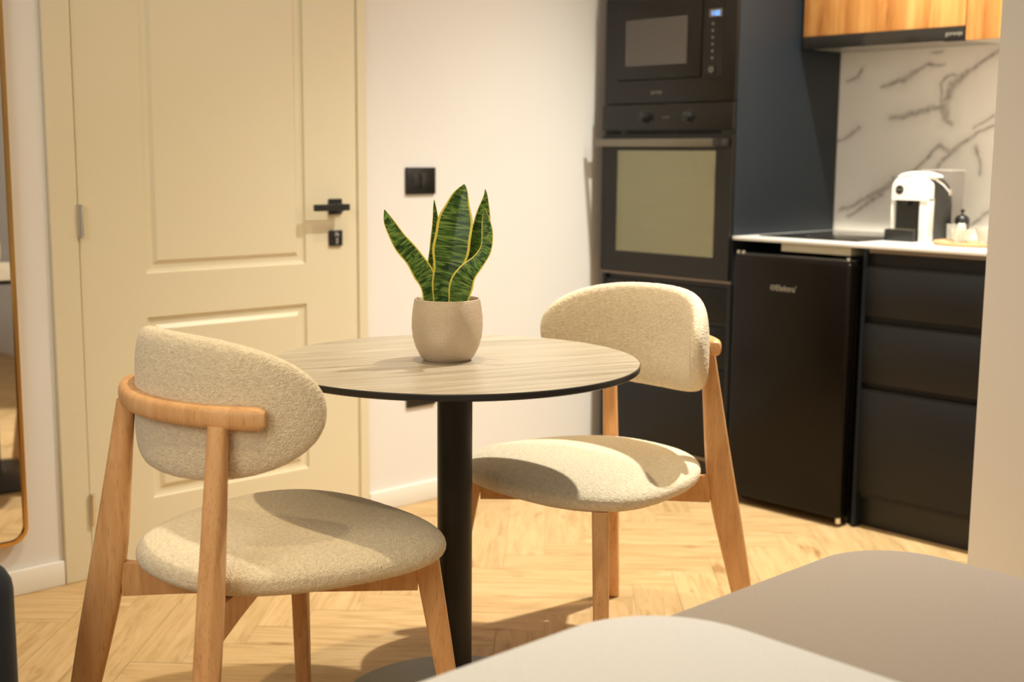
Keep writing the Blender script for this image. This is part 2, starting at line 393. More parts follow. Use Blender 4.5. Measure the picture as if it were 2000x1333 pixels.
# mirror
def rrect(y0, y1, z0, z1, r, x, n=8):
    P = []
    for cy, cz, a0 in ((y1-r, z1-r, 0), (y0+r, z1-r, PI/2), (y0+r, z0+r, PI), (y1-r, z0+r, 1.5*PI)):
        for i in range(n+1):
            a = a0+PI/2*i/n; P.append((x, cy+r*math.cos(a), cz+r*math.sin(a)))
    return P
t = Thing('wall_mirror', (WX, 1.0, .146), 'tall wall mirror with thin brass frame and rounded corners left of the cream door', 'mirror')
bm = bmesh.new(); y0, y1, z0, z1 = .66, 1.291, .146, 1.80
o = rrect(y0, y1, z0, z1, .045, 0); i_ = rrect(y0+.009, y1-.009, z0+.009, z1-.009, .037, 0)
def atx(P, x): return [(x, p[1], p[2]) for p in P]
ring(bm, [atx(i_, WX+.018), atx(i_, WX+.026), atx(o, WX+.026), atx(o, WX), ], cap=False)
t.part('mirror_frame', bm, GOLD, 40)
bm = bmesh.new(); ring(bm, [atx(i_, WX+.001), atx(i_, WX+.019)]); t.part('mirror_pane', bm, MIRROR)

# ------------------------------------------------------------------ kitchen
FY = 3.48          # plane of the cabinet fronts
CZ = .905          # worktop height
cab = Thing('tall_oven_cabinet', (-2.9, FY, 0), 'tall dark navy cabinet housing the oven and microwave, against the wall', 'cabinet')
cab.box('side_panel', -2.617, -2.598, FY-.002, BACK, 0, 2.35, mt=NAVY, bev=.001)
cab.box('side_panel', -3.192, -3.176, FY-.002, BACK, 0, 2.35, mt=NAVY, bev=.001)
cab.box('back_board', -3.176, -2.617, BACK-.02, BACK-.002, .1, 2.35, mt=NAVY)
cab.box('shelf_board', -3.176, -2.617, FY+.02, BACK-.02, .725, .738, mt=NAVY)
cab.box('top_door', -3.174, -2.619, FY, FY+.018, 1.73, 2.34, mt=NAVYF, bev=.001)
cab.box('plinth', -3.176, -2.617, FY+.045, FY+.06, 0, .105, mt=BLKMAT)
cab.box('metal_strip', -3.190, -2.600, FY-.006, FY+.02, .741, .749, mt=BRONZE)
cab.box('metal_strip', -3.190, -2.600, FY-.004, FY+.03, .108, .118, mt=BRONZE)
for z0, z1 in ((.605, .722), (.455, .588), (.122, .438)):
    d = cab.box('drawer', -3.174, -2.619, FY, FY+.018, z0, z1, mt=NAVYF, bev=.001)
    cab.box('grip_channel', -3.17, -2.623, FY+.012, FY+.03, z1, z1+.014, mt=BLKMAT, parent=d)
for z0, z1 in ((.588, .605), (.438, .455)): cab.box('recess_strip', -3.176, -2.617, FY+.03, FY+.04, z0-.01, z1+.01, mt=BLKMAT)

ov = Thing('built_in_oven', (-2.895, FY, .75), 'black built-in oven with large glass window, below the microwave', 'oven')
bm = bmesh.new()
for a in ((-3.16, -3.125, FY+.012, 3.98, .755, 1.24), (-2.66, -2.635, FY+.012, 3.98, .755, 1.24), (-3.125, -2.66, FY+.012, 3.98, .755, .80), (-3.125, -2.66, FY+.012, 3.98, 1.21, 1.24), (-3.125, -2.66, 3.94, 3.98, .80, 1.21)): box(bm, *a)
ov.part('oven_cavity', bm, mat('grey_enamel', (.25, .24, .20), .3))
for z in (.905, .985, 1.075):
    bm = bmesh.new(); cyl(bm, (-3.122, FY+.06, z), (-2.663, FY+.06, z), .0035, 8); cyl(bm, (-3.122, 3.90, z), (-2.663, 3.90, z), .003, 8)
    for k in range(12): cyl(bm, (-3.10+k*.038, FY+.06, z), (-3.10+k*.038, 3.90, z), .0016, 6)
    ov.part('oven_rack', bm, CHROME)
pan = ov.box('control_panel', -3.188, -2.602, FY-.02, FY+.012, 1.262, 1.352, mt=OVENB, bev=.001)
for x in (-2.985, -2.786):
    bm = bmesh.new(); cyl(bm, (x, FY-.02, 1.306), (x, FY-.026, 1.306), .021, 28); cyl(bm, (x, FY-.026, 1.306), (x, FY-.046, 1.306), .0165, 28, .0145)
    box(bm, x-.003, x+.003, FY-.049, FY-.045, 1.294, 1.319, .001, 1)
    kn = ov.part('control_knob', bm, BLKPLA, 40, pan)
    bm = bmesh.new()
    for a in range(7):
        an = math.radians(-120+40*a); cx, cz = x+.028*math.sin(an), 1.306+.028*math.cos(an); box(bm, cx-.0012, cx+.0012, FY-.0206, FY-.02, cz-.0012, cz+.0012)
    ov.part('dial_marks', bm, DIMPRINT, None, pan)
text('gorenje', .010, DIMPRINT, face_negY(-2.905, FY-.0204, 1.303), 'maker_mark', pan, ov.loc)
bm = bmesh.new(); box(bm, -3.17, -3.115, FY-.012, FY+.005, 1.249, 1.2585); box(bm, -3.08, -2.868, FY-.012, FY+.005, 1.249, 1.2585); box(bm, -2.855, -2.66, FY-.012, FY+.005, 1.249, 1.2585)
ov.part('vent_slot', bm, mat('vent_black', (.003, .003, .003), .8))
ov.box('vent_strip', -3.188, -2.602, FY-.008, FY+.012, 1.243, 1.2615, mt=OVENB)
bm = bmesh.new()
for a in ((-3.188, -3.115, .752, 1.242), (-2.668, -2.602, .752, 1.242), (-3.115, -2.668, .752, .828), (-3.115, -2.668, 1.190, 1.242)): box(bm, a[0], a[1], FY-.02, FY+.012, a[2], a[3])
dr = ov.part('oven_door', bm, OVENB)
ov.box('oven_window', -3.116, -2.667, FY-.0185, FY-.0145, .827, 1.191, mt=WINGL, parent=dr)
# grip bar with end blocks
hb = ov.box('door_handle', -3.196, -2.650, FY-.062, FY-.044, 1.203, 1.231, mt=HANDLEM, bev=.003, parent=dr)
ov.box('handle_mount', -2.652, -2.612, FY-.062, FY-.02, 1.204, 1.231, mt=BLKPLA, bev=.002, parent=dr)
ov.box('handle_mount', -3.186, -3.156, FY-.045, FY-.02, 1.206, 1.229, mt=BLKPLA, bev=.002, parent=dr)

mw = Thing('built_in_microwave', (-2.895, FY, 1.36), 'black built-in microwave with blue clock display, above the oven', 'microwave')
mw.box('front_frame', -3.188, -2.602, FY-.012, FY+.012, 1.356, 1.728, mt=OVENB, bev=.001)
mw.box('microwave_body', -3.15, -2.64, FY+.012, 3.9, 1.37, 1.72, mt=BLKPLA)
md = mw.box('microwave_door', -3.122, -2.747, FY-.022, FY-.012, 1.440, 1.697, mt=OVENB, bev=.0015)
mw.box('door_gap', -3.126, -2.743, FY-.0128, FY-.0118, 1.436, 1.701, mt=mat('gap_black', (.002, .002, .002), .9))
mw.box('microwave_window', -3.082, -2.804, FY-.0232, FY-.0218, 1.486, 1.646, mt=WINMW, parent=md)
cp = mw.box('control_strip', -2.741, -2.655, FY-.0145, FY-.012, 1.440, 1.697, mt=OVENB)
mw.box('display_glass', -2.716, -2.664, FY-.0155, FY-.0143, 1.634, 1.659, mt=DIMPRINT, parent=cp)
text('1:02', .021, LED, face_negY(-2.7075, FY-.0158, 1.6385), 'clock_digits', cp, mw.loc, .0006)
for k in range(6):
    bm = bmesh.new(); cyl(bm, (-2.700, FY-.0145, 1.612-.0225*k), (-2.700, FY-.0152, 1.612-.0225*k), .0042, 14); mw.part('button_mark', bm, DIMPRINT, None, cp)
bt = mw.box('start_button', -2.718, -2.684, FY-.017, FY-.0145, 1.448, 1.474, mt=OVENB, bev=.001, parent=cp)
bm = bmesh.new(); lathe(bm, [(.0085, -.0004), (.0085, .0004), (.0065, .0004), (.0065, -.0004), (.0085, -.0004)], n=24, cap=False); bm.transform(Matrix.Translation((-2.701, FY-.0174, 1.461)) @ Matrix.Rotation(PI/2, 4, 'X')); mw.part('button_ring', bm, PRINT, None, cp)
text('gorenje', .0165, PRINT, face_negY(-2.967, FY-.0124, 1.389), 'maker_mark', mw.e, mw.loc)

# worktop, hob, backsplash
bbox('worktop', -2.598, -1.40, FY-.006, BACK-.012, CZ-.012, CZ, COUNTER, bev=.0015)
tag(bpy.data.objects['worktop'], 'thin white kitchen worktop over the mini fridge and drawer unit', 'worktop')
hob = Thing('induction_hob', (-2.34, 3.8, CZ), 'flat black glass hob set in the white worktop beside the coffee machine', 'hob')
hob.box('glass_plate', -2.542, -2.165, 3.548, 4.045, CZ, CZ+.004, mt=GLOSSB, bev=.001)
bm = bmesh.new(); box(bm, -2.42, -2.161, 3.505, 4.00, .864, CZ-.0125); hob.part('steel_underside', bm, mat('pale_zinc_sheet', (.85, .74, .52), .5))
bm = bmesh.new()
for cx, cy, r in ((-2.35, 3.68, .075), (-2.35, 3.90, .095)):
    lathe(bm, [(r, 0), (r, .0003), (r-.0015, .0003), (r-.0015, 0), (r, 0)], (cx, cy, CZ+.004), 48, False)
hob.part('zone_ring', bm, DIMPRINT)
VEINS = [
[(-2.3858, 1.3083, .0089), (-2.2956, 1.3245, .0107), (-2.2328, 1.3408, .0107), (-2.1948, 1.34, .0089), (-2.17, 1.305, .0125), (-2.154, 1.2875, .0071)],
[(-2.17, 1.305, .0107), (-2.1823, 1.3518, .0143), (-2.1617, 1.4113, .0143), (-2.1231, 1.444, .0125), (-2.0796, 1.4759, .0071), (-2.0111, 1.5176, .0071), (-1.9, 1.57, .006)],
[(-2.1955, 1.3521, .0054), (-2.196, 1.421, .0045), (-2.1788, 1.4461, .0054), (-2.1325, 1.4477, .0036)],
[(-2.4263, 1.4164, .0036), (-2.3418, 1.4436, .0107), (-2.2944, 1.468, .0071), (-2.2531, 1.487, .0054), (-2.1908, 1.4894, .0027)],
[(-2.5669, 1.4465, .0036), (-2.5253, 1.4559, .0054), (-2.5081, 1.4841, .0045)], [(-2.60, 1.23, .0054), (-2.571, 1.2411, .0054), (-2.5094, 1.2773, .0054)],
[(-2.5743, .9763, .0054), (-2.4703, 1.0208, .0071), (-2.4101, 1.0555, .0125), (-2.3612, 1.0874, .0107), (-2.2936, 1.1245, .0054), (-2.2765, 1.1336, .0054), (-2.2343, 1.1747, .0062), (-2.189, 1.215, .0071), (-2.1477, 1.1873, .0089), (-2.1072, 1.2219, .0071), (-2.0566, 1.2592, .0036), (-2.0076, 1.2773, .0036), (-1.9, 1.31, .004)],
[(-2.2031, 1.1346, .0054), (-2.1657, 1.1751, .0071), (-2.1442, 1.1908, .0071)], [(-2.5411, .9588, .0036), (-2.449, 1.0123, .0071), (-2.4052, 1.041, .0089)],
[(-2.0624, 1.2082, .0071), (-2.0473, 1.1707, .0045), (-2.0364, 1.1145, .0036)], [(-2.072, 1.2729, .0027), (-2.0408, 1.2929, .0036), (-2.0028, 1.3125, .0045)],
[(-2.0584, .9469, .0054), (-2.0119, .9868, .0071), (-1.9, 1.05, .006)], [(-2.2441, 1.528, .0027), (-2.2029, 1.5327, .0036)]]
def vein(x, z):
    q = Vector((x*22, 0, z*22)); x += noise.noise(q)*.007; z += noise.noise(q+Vector((5, 7, 1)))*.007
    best = 0
    for L in VEINS:
        for (xa, za, wa), (xb_, zb, wb) in zip(L, L[1:]):
            if not (min(xa, xb_)-.05 < x < max(xa, xb_)+.05 and min(za, zb)-.05 < z < max(za, zb)+.05): continue
            dx, dz = xb_-xa, zb-za; t = max(0, min(1, ((x-xa)*dx+(z-za)*dz)/(dx*dx+dz*dz)))
            d = math.hypot(x-xa-dx*t, z-za-dz*t); w_ = (wa+(wb-wa)*t)*1.3
            best = max(best, math.exp(-(d/w_)**2)*.85, math.exp(-(d/(w_*2.6))**2)*.22)
    return best*(.75+.35*noise.noise(Vector((x*60, 3, z*60))))
bm = bmesh.new(); cl = bm.loops.layers.float_color.new('vein'); gx, gz = 260, 150
bx0, bx1, bz0, bz1 = -2.598, -1.40, CZ+.001, 1.60
gv = [[bm.verts.new((bx0+(bx1-bx0)*i/gx, BACK-.012, bz0+(bz1-bz0)*j/gz)) for j in range(gz+1)] for i in range(gx+1)]
vv = [[vein(v.co.x, v.co.z) for v in r] for r in gv]
for i in range(gx):
    for j in range(gz):
        f = bm.faces.new((gv[i][j], gv[i+1][j], gv[i+1][j+1], gv[i][j+1]))
        for l, (a, b) in zip(f.loops, ((i, j), (i+1, j), (i+1, j+1), (i, j+1))): c_ = max(0, vv[a][b]); l[cl] = (c_, c_, c_, 1)
rim = [(bx0, bz0), (bx1, bz0), (bx1, bz1), (bx0, bz1)]
ring(bm, [[(x, y, z) for x, z in rim] for y in (BACK-.012, BACK-.001)], cap=False); bm.faces.new([bm.verts.new((x, BACK-.001, z)) for x, z in rim])
obj('backsplash', bm, MARBLE); tag(bpy.data.objects['backsplash'], 'white marble-look backsplash with grey-brown veins behind the worktop', 'backsplash')

# mini fridge
fr = Thing('mini_fridge', (-2.34, 3.7, 0), 'black under-counter mini fridge between the tall cabinet and the drawer unit', 'fridge')
fr.box('fridge_body', -2.556, -2.118, 3.50, 3.98, .02, .838, mt=FRIDGEB, bev=.004)
fd = fr.box('fridge_door', -2.562, -2.114, 3.432, 3.492, .028, .846, mt=FRIDGEB, bev=.012, seg=4)
fr.box('door_seal', -2.553, -2.123, 3.4915, 3.5005, .04, .835, mt=BLKPLA)
fr.box('top_lip', -2.556, -2.122, 3.44, 3.52, .8455, .853, mt=BLKPLA, bev=.002, parent=fd)
for x in (-2.548, -2.528, -2.130):
    bm = bmesh.new(); cyl(bm, (x, 3.447, .846), (x, 3.447, .862), .006, 14); fr.part('hinge_cap', bm, CHROME, 40)
for x in (-2.54, -2.14):
    bm = bmesh.new(); cyl(bm, (x, 3.52, 0), (x, 3.52, .022), .015, 16); fr.part('foot', bm, BLKPLA, 40)
bm = bmesh.new(); cyl(bm, (-2.127, 3.450, .012), (-2.127, 3.450, .030), .009, 14); fr.part('hinge_pin', bm, CHROME, 40)
bm = bmesh.new(); lathe(bm, [(.0085, -.0004), (.0085, .0004), (.0062, .0004), (.0062, -.0004), (.0085, -.0004)], n=24, cap=False); bm.transform(Matrix.Translation((-2.398, 3.4316, .7495)) @ Matrix.Rotation(PI/2, 4, 'X'))
box(bm, -2.4045, -2.3915, 3.4312, 3.4320, .7488, .7502)
fr.part('badge_emblem', bm, PRINT, None, fd)
text("Elektra'", .0265, PRINT, face_negY(-2.387, 3.4318, .7405), 'badge_lettering', fd, fr.loc, .0005)

# drawer unit
dc = Thing('drawer_unit', (-1.86, FY, 0), 'dark navy base unit with three wide drawers right of the mini fridge', 'cabinet')
dc.box('carcass', -2.088, -1.40, FY+.022, BACK-.013, .1, .890, mt=NAVYF)
dc.box('side_panel', -2.10, -2.088, FY+.002, BACK-.013, 0, .890, mt=NAVY)
dc.box('plinth', -2.088, -1.40, FY+.045, FY+.06, 0, .1, mt=BLKMAT)
dc.box('top_strip', -2.082, -1.40, FY+.004, FY+.02, .880, .8925, mt=BRONZE)
for z0, z1 in ((.684, .832), (.474, .655), (.122, .447)):
    d = dc.box('drawer', -2.086, -1.402, FY, FY+.018, z0, z1, mt=NAVYF, bev=.001)
    dc.box('grip_edge', -2.086, -1.402, FY+.006, FY+.018, z1, z1+.006, mt=BLKMAT, parent=d)

# wall cabinets and hood
HY = 3.83
hd = Thing('cooker_hood', (-2.29, HY, 1.54), 'slim black cooker hood under the wooden wall cabinet', 'hood')
hd.box('glass_front', -2.586, -1.990, HY-.006, HY+.006, 1.541, 1.584, mt=GLOSSB, bev=.001)
hd.box('hood_body', -2.584, -1.992, HY+.006, BACK-.014, 1.546, 1.584, mt=mat('hood_metal', (.42, .38, .32), .4, .6))
hd.box('corner_end', -2.060, -1.992, HY-.002, HY+.02, 1.539, 1.546, mt=BLKPLA)
text('gorenje', .019, PRINT, face_negY(-2.052, HY-.0064, 1.557), 'maker_mark', hd.e, hd.loc)
c1 = Thing('wall_cabinet', (-2.29, HY, 1.585), 'amber wood wall cabinet directly above the black cooker hood', 'cabinet')
c1.box('cabinet_box', -2.586, -1.990, HY+.018, BACK-.001, 1.586, 2.35, mt=WALNUT)
c1.box('cabinet_door', -2.586, -1.990, HY-.002, HY+.018, 1.585, 2.35, mt=WALNUT, bev=.0008)
c2 = Thing('wall_cabinet', (-1.8, HY, 1.54), 'amber wood wall cabinet right of the cooker hood, reaching lower', 'cabinet')
c2.box('cabinet_box', -1.984, -1.40, HY+.018, BACK-.014, 1.541, 2.35, mt=mat('pale_cabinet_board', (.5, .44, .35), .6))
c2.box('cabinet_door', -1.986, -1.40, HY-.002, HY+.018, 1.540, 2.35, mt=WALNUT, bev=.0008)

# coffee machine
cm = Thing('coffee_machine', (-2.085, 3.8, CZ), 'white and black capsule coffee machine on the worktop beside the hob', 'coffee machine')
def arch(y, x0, x1, z0, z1, r, n=8, z1m=None):
    P = [(x0, y, z0), (x1, y, z0)]
    for i in range(n+1):
        a = PI/2*i/n; P.append((x1-r+r*math.cos(a), y, z1-r+r*math.sin(a)))
    for i in range(n+1):
        a = PI/2+PI/2*i/n; P.append((x0+r+r*math.cos(a), y, z1-r+r*math.sin(a)))
    return P
bm = bmesh.new()
ys = [3.735, 3.80, 3.83, 3.85, 3.862, 3.870]; tops = [1.112, 1.112, 1.108, 1.098, 1.08, 1.05]
ring(bm, [arch(y, -2.142, -2.020, CZ, z, .03) for y, z in zip(ys, tops)])
cm.part('machine_body', bm, BLKPLA, 50)
bm = bmesh.new()  # white front shell with an opening
def shell(x0, x1, z0, z1, r=0):
    box(bm, x0, x1, 3.712, 3.742, z0, z1, .002, 1)
box(bm, -2.049, -2.018, 3.712, 3.752, CZ+.001, 1.045, .003, 2)
box(bm, -2.148, -2.1435, 3.712, 3.745, .945, 1.045, .001, 1)
ring(bm, [arch(y, -2.147+k, -2.018-k, 1.037, z, .034) for y, z, k in ((3.708, 1.108, .002), (3.711, 1.110, 0), (3.745, 1.112, 0))])
cm.part('front_shell', bm, WHITEG, 50)
bm = bmesh.new()
for i in range(1): pass
def dome(yc): 
    R = []
    for k in range(9):
        a = PI*k/8; R.append((math.sin(a), math.cos(a)))
    return R
n = 20; rings = []
for y, h in ((3.712, .010), (3.722, .017), (3.745, .020), (3.80, .020), (3.83, .014)):
    rings.append([(-2.083-.048*math.cos(PI*i/n), y, 1.109+h*math.sin(PI*i/n)**.7) for i in range(n+1)])
ring(bm, rings); cm.part('top_cap', bm, WHITEG, 50)
bm = bmesh.new(); box(bm, -2.156, -2.052, 3.690, 3.74, CZ, .943, .003, 2); bs = cm.part('drip_tray', bm, BLKPLA, 40)
cm.box('drip_grid', -2.150, -2.056, 3.70, 3.735, .943, .945, mt=STEEL, parent=bs)
bm = bmesh.new(); cyl(bm, (-2.10, 3.722, 1.037), (-2.10, 3.722, 1.02), .008, 14); cm.part('spout', bm, BLKPLA, 40)
bm = bmesh.new(); cyl(bm, (-2.118, 3.7085, 1.070), (-2.118, 3.7068, 1.070), .0145, 28); bd = cm.part('round_badge', bm, BLKPLA)
text('LAVAZZA', .0058, PRINT, face_negY(-2.118, 3.7064, 1.068), 'badge_lettering', bd, cm.loc, .0003, 'CENTER')
bm = bmesh.new(); tube(bm, [(-2.014, 3.834, 1.064), (-2.013, 3.79, 1.088), (-2.016, 3.745, 1.106), (-2.04, 3.722, 1.113), (-2.10, 3.714, 1.112), (-2.152, 3.72, 1.109), (-2.158, 3.75, 1.105)], .0042, 10); lv = cm.part('lever', bm, CHROME, 60)
bm = bmesh.new(); cyl(bm, (-2.022, 3.836, 1.062), (-2.011, 3.836, 1.062), .011, 20); cm.part('lever_pivot', bm, CHROME, 40, lv)
bm = bmesh.new(); box(bm, -2.135, -2.028, 3.874, 3.962, .93, 1.130, .006, 3); tk = cm.part('water_tank', bm, mat('clear_smoked_plastic', (.80, .76, .74), .08, Transmission_Weight=.92, IOR=1.06), 40)
cm.box('tank_lid', -2.136, -2.027, 3.872, 3.963, 1.128, 1.134, mt=mat('clear_lid', (.85, .8, .74), .1, Transmission_Weight=.6, IOR=1.1), bev=.001, parent=tk)
cm.box('tank_base', -2.135, -2.028, 3.868, 3.962, CZ, .93, mt=BLKPLA, bev=.002)

# tray with glasses
bm = bmesh.new(); lathe(bm, [(.112, 0), (.118, .004), (.118, .012), (.113, .013), (.110, .008)], (0, 0, 0), 64)
o = obj('serving_tray', bm, mat('light_beech_tray', (.62, .40, .20), .5, bump=(80, .1, .001)), None, 40, (-1.862, 3.715, CZ)); tag(o, 'round light wooden tray holding glassware on the worktop by the coffee machine', 'tray')
TZ = CZ+.0085
bm = bmesh.new(); box(bm, -.028, .028, -.028, .028, 0, .050, .008, 3)
bm2 = bmesh.new()
lathe(bm2, [(.024, 0), (.029, .003), (.030, .052), (.0285, .052), (.0270, .006), (.0005, .005)], n=40)
bm.free(); o = obj('drinking_glass', bm2, GLASS, None, 50, (-1.945, 3.762, TZ)); tag(o, 'plain clear tumbler at the left edge of the wooden tray', 'glass')
bm2 = bmesh.new(); lathe(bm2, [(.019, 0), (.021, .004), (.033, .040), (.0315, .040), (.0195, .006), (.0005, .0055)], n=40)
o = obj('glass_bowl', bm2, GLASS, None, 50, (-1.897, 3.700, TZ)); tag(o, 'small flared clear glass bowl of white packets on the wooden tray', 'bowl')
bm2 = bmesh.new(); lathe(bm2, [(.017, 0), (.020, .004), (.030, .048), (.0285, .048), (.0185, .006), (.0005, .0055)], n=40)
o = obj('glass_cup', bm2, GLASS, None, 50, (-1.828, 3.722, TZ)); tag(o, 'clear glass cup at the right edge of the wooden tray against the wall', 'glass')
for k, (dx, dy, rz, tl) in enumerate(((-.010, 0, .3, .25), (.008, .006, 1.2, -.2), (.004, -.010, 2.2, .25))):
    bm = bmesh.new(); box(bm, -.005, .005, -.0016, .0016, -.026, .026, .001, 1)
    o = obj('sugar_packet', bm, mat('white_paper', (.82, .79, .72), .7) if k == 0 else bpy.data.materials['white_paper'], None, 40, (-1.897+dx, 3.700+dy, TZ+.033)); o.rotation_euler = (0, tl, rz)
    tag(o, 'white paper sugar packet standing in the small flared glass bowl', 'sugar packet', 'sugar packets in the glass bowl')
jr = Thing('storage_jar', (-2.000, 3.905, CZ), 'small dark jar with domed black lid and knob behind the tray', 'jar')
bm = bmesh.new(); lathe(bm, [(.020, 0), (.0235, .004), (.0235, .055), (.021, .058)], jr.loc, 36); jr.part('jar_body', bm, mat('smoked_glass', (.05, .04, .035), .1), 50)
bm = bmesh.new(); lathe(bm, [(.0235, .058), (.0235, .064), (.0215, .074), (.014, .082), (.004, .085)], jr.loc, 36); ld = jr.part('lid', bm, BLKPLA, 50)
bm = bmesh.new(); lathe(bm, [(.003, .084), (.003, .090), (.007, .094), (.007, .099), (.003, .102)], jr.loc, 20); jr.part('lid_knob', bm, BLKPLA, 50, ld)

# ------------------------------------------------------------------ round table
TC = (-1.95, 1.680)
tb = Thing('round_table', (*TC, 0), 'round pedestal table with streaky grey-brown top and black edge between the two chairs', 'table')
bm = bmesh.new(); lathe(bm, [(.377, .737), (.381, .7395), (.381, .749), (.3795, .751)], tb.loc, 160)
o = tb.part('table_top', bm, TABLETOP, 30); o.data.materials.append(BLKPLA)
for p in o.data.polygons:
    if not (p.normal.z > .9): p.material_index = 1
bm = bmesh.new(); lathe(bm, [(.0365, .014), (.0365, .735)], tb.loc, 48)
tb.part('pedestal', bm, BLKMAT, 40)
tb.box('mounting_plate', TC[0]-.12, TC[0]+.12, TC[1]-.12, TC[1]+.12, .731, .737, mt=BLKMAT, bev=.002)
bm = bmesh.new(); lathe(bm, [(.246, 0), (.250, .003), (.250, .008), (.243, .0115), (.060, .018), (.048, .024), (.0375, .036)], tb.loc, 120)
tb.part('pedestal_base', bm, mat('dark_grey_powder_coat', (.030, .028, .022), .42, bump=(400, .05, .0003)), 30)

# ------------------------------------------------------------------ plant
PC = (-1.965, 1.672)
pt = Thing('potted_snake_plant', (*PC, .751), 'snake plant with yellow-edged leaves in a ribbed taupe pot on the round table', 'plant')
bm = bmesh.new(); uvl = bm.loops.layers.uv.new('UVMap')
prof = [(.047, 0), (.049, .001), (.0565, .010), (.0655, .028), (.0712, .048), (.0732, .068), (.0728, .088), (.0705, .108), (.0680, .122), (.0668, .127), (.0650, .1275), (.0632, .125), (.0632, .110)]
n = 96
R = ring(bm, [[(PC[0]+r*math.cos(2*PI*i/n), PC[1]+r*math.sin(2*PI*i/n), .751+z) for i in range(n)] for r, z in prof], cap=False)
bm.faces.new(list(reversed(R[0])))
bm.faces.ensure_lookup_table()
for f in bm.faces:
    if len(f.verts) > 4: continue
    us = [(math.atan2(l.vert.co.y-PC[1], l.vert.co.x-PC[0])/(2*PI)) % 1 for l in f.loops]
    for l, u in zip(f.loops, us):
        if max(us)-min(us) > .5 and u < .5: u += 1
        l[uvl].uv = (u, (l.vert.co.z-.751)/.1275)
pt.part('pot', bm, POT, 60)
bm = bmesh.new(); lathe(bm, [(.0632, .108), (.0630, .112), (.03, .116), (.001, .117)], (*PC, .751), 40); pt.part('soil', bm, SOIL, 60)
# leaves: (across, up, toward-viewer depth) with half width and twist, metres from the pot centre
RV = Vector((math.cos(YAW), math.sin(YAW), 0)); FV = Vector((-math.sin(YAW), math.cos(YAW), 0))
def P2(x, y): return ((x-874)/946.0, .117 + (594-y)/938.0)
def cat(P, t):
    n = len(P)-1; i = min(int(t*n), n-1); f = t*n-i
    p0, p1, p2, p3 = P[max(i-1, 0)], P[i], P[i+1], P[min(i+2, n)]
    return [.5*((2*b)+(-a+c)*f+(2*a-5*b+4*c-d)*f*f+(-a+3*b-3*c+d)*f**3) for a, b, c, d in zip(p0, p1, p2, p3)]
LEAVES = [
 # u, z, w(depth, + away), half width, twist
 [(-.0120, .104, -.006, .017, 0), (-.0080, .156, -.010, .022, 0), (.0020, .195, -.014, .031, 0), (.0115, .250, -.014, .0385, 0), (.0180, .292, -.008, .033, 0), (.0245, .327, -.002, .022, 0), (.0315, .349, .003, .010, 0), (.0345, .360, .006, .001, 0)],
 [(-.0260, .104, .000, .020, .1), (-.0370, .152, -.004, .018, .1), (-.0500, .182, -.008, .020, .15), (-.0690, .212, -.012, .019, .2), (-.0920, .240, -.016, .0165, .2), (-.1080, .266, -.016, .014, .2), (-.1195, .288, -.014, .009, .2), (-.1265, .308, -.010, .001, .2)],
 [(-.0230, .104, .030, .012, .3), (-.0280, .165, .034, .014, .4), (-.0285, .205, .036, .013, .5), (-.0260, .245, .036, .010, .6), (-.0255, .275, .034, .0075, .6), (-.0270, .305, .032, .004, .6), (-.0285, .327, .030, .0006, .6)],
 [(.0080, .104, .024, .014, -.2), (.0240, .170, .024, .016, -.2), (.0420, .208, .022, .019, -.2), (.0590, .243, .018, .021, -.25), (.0690, .275, .014, .018, -.3), (.0745, .312, .010, .0115, -.3), (.0775, .335, .008, .005, -.3), (.0770, .350, .006, .0008, -.3)],
 [(.0200, .104, -.030, .0185, -.1), (.0300, .157, -.036, .0235, -.1), (.0420, .183, -.040, .0210, -.35), (.0640, .207, -.044, .0135, -.5), (.0795, .232, -.044, .0125, -.4), (.0825, .262, -.042, .0115, -.3), (.0795, .290, -.038, .0080, -.2), (.0772, .313, -.034, .0008, -.2)],
 [(-.0100, .104, .012, .012, .2), (-.0165, .150, .010, .014, .2), (-.0200, .185, .008, .011, .2), (-.0215, .215, .008, .005, .2), (-.0218, .232, .008, .0006, .2)],
]
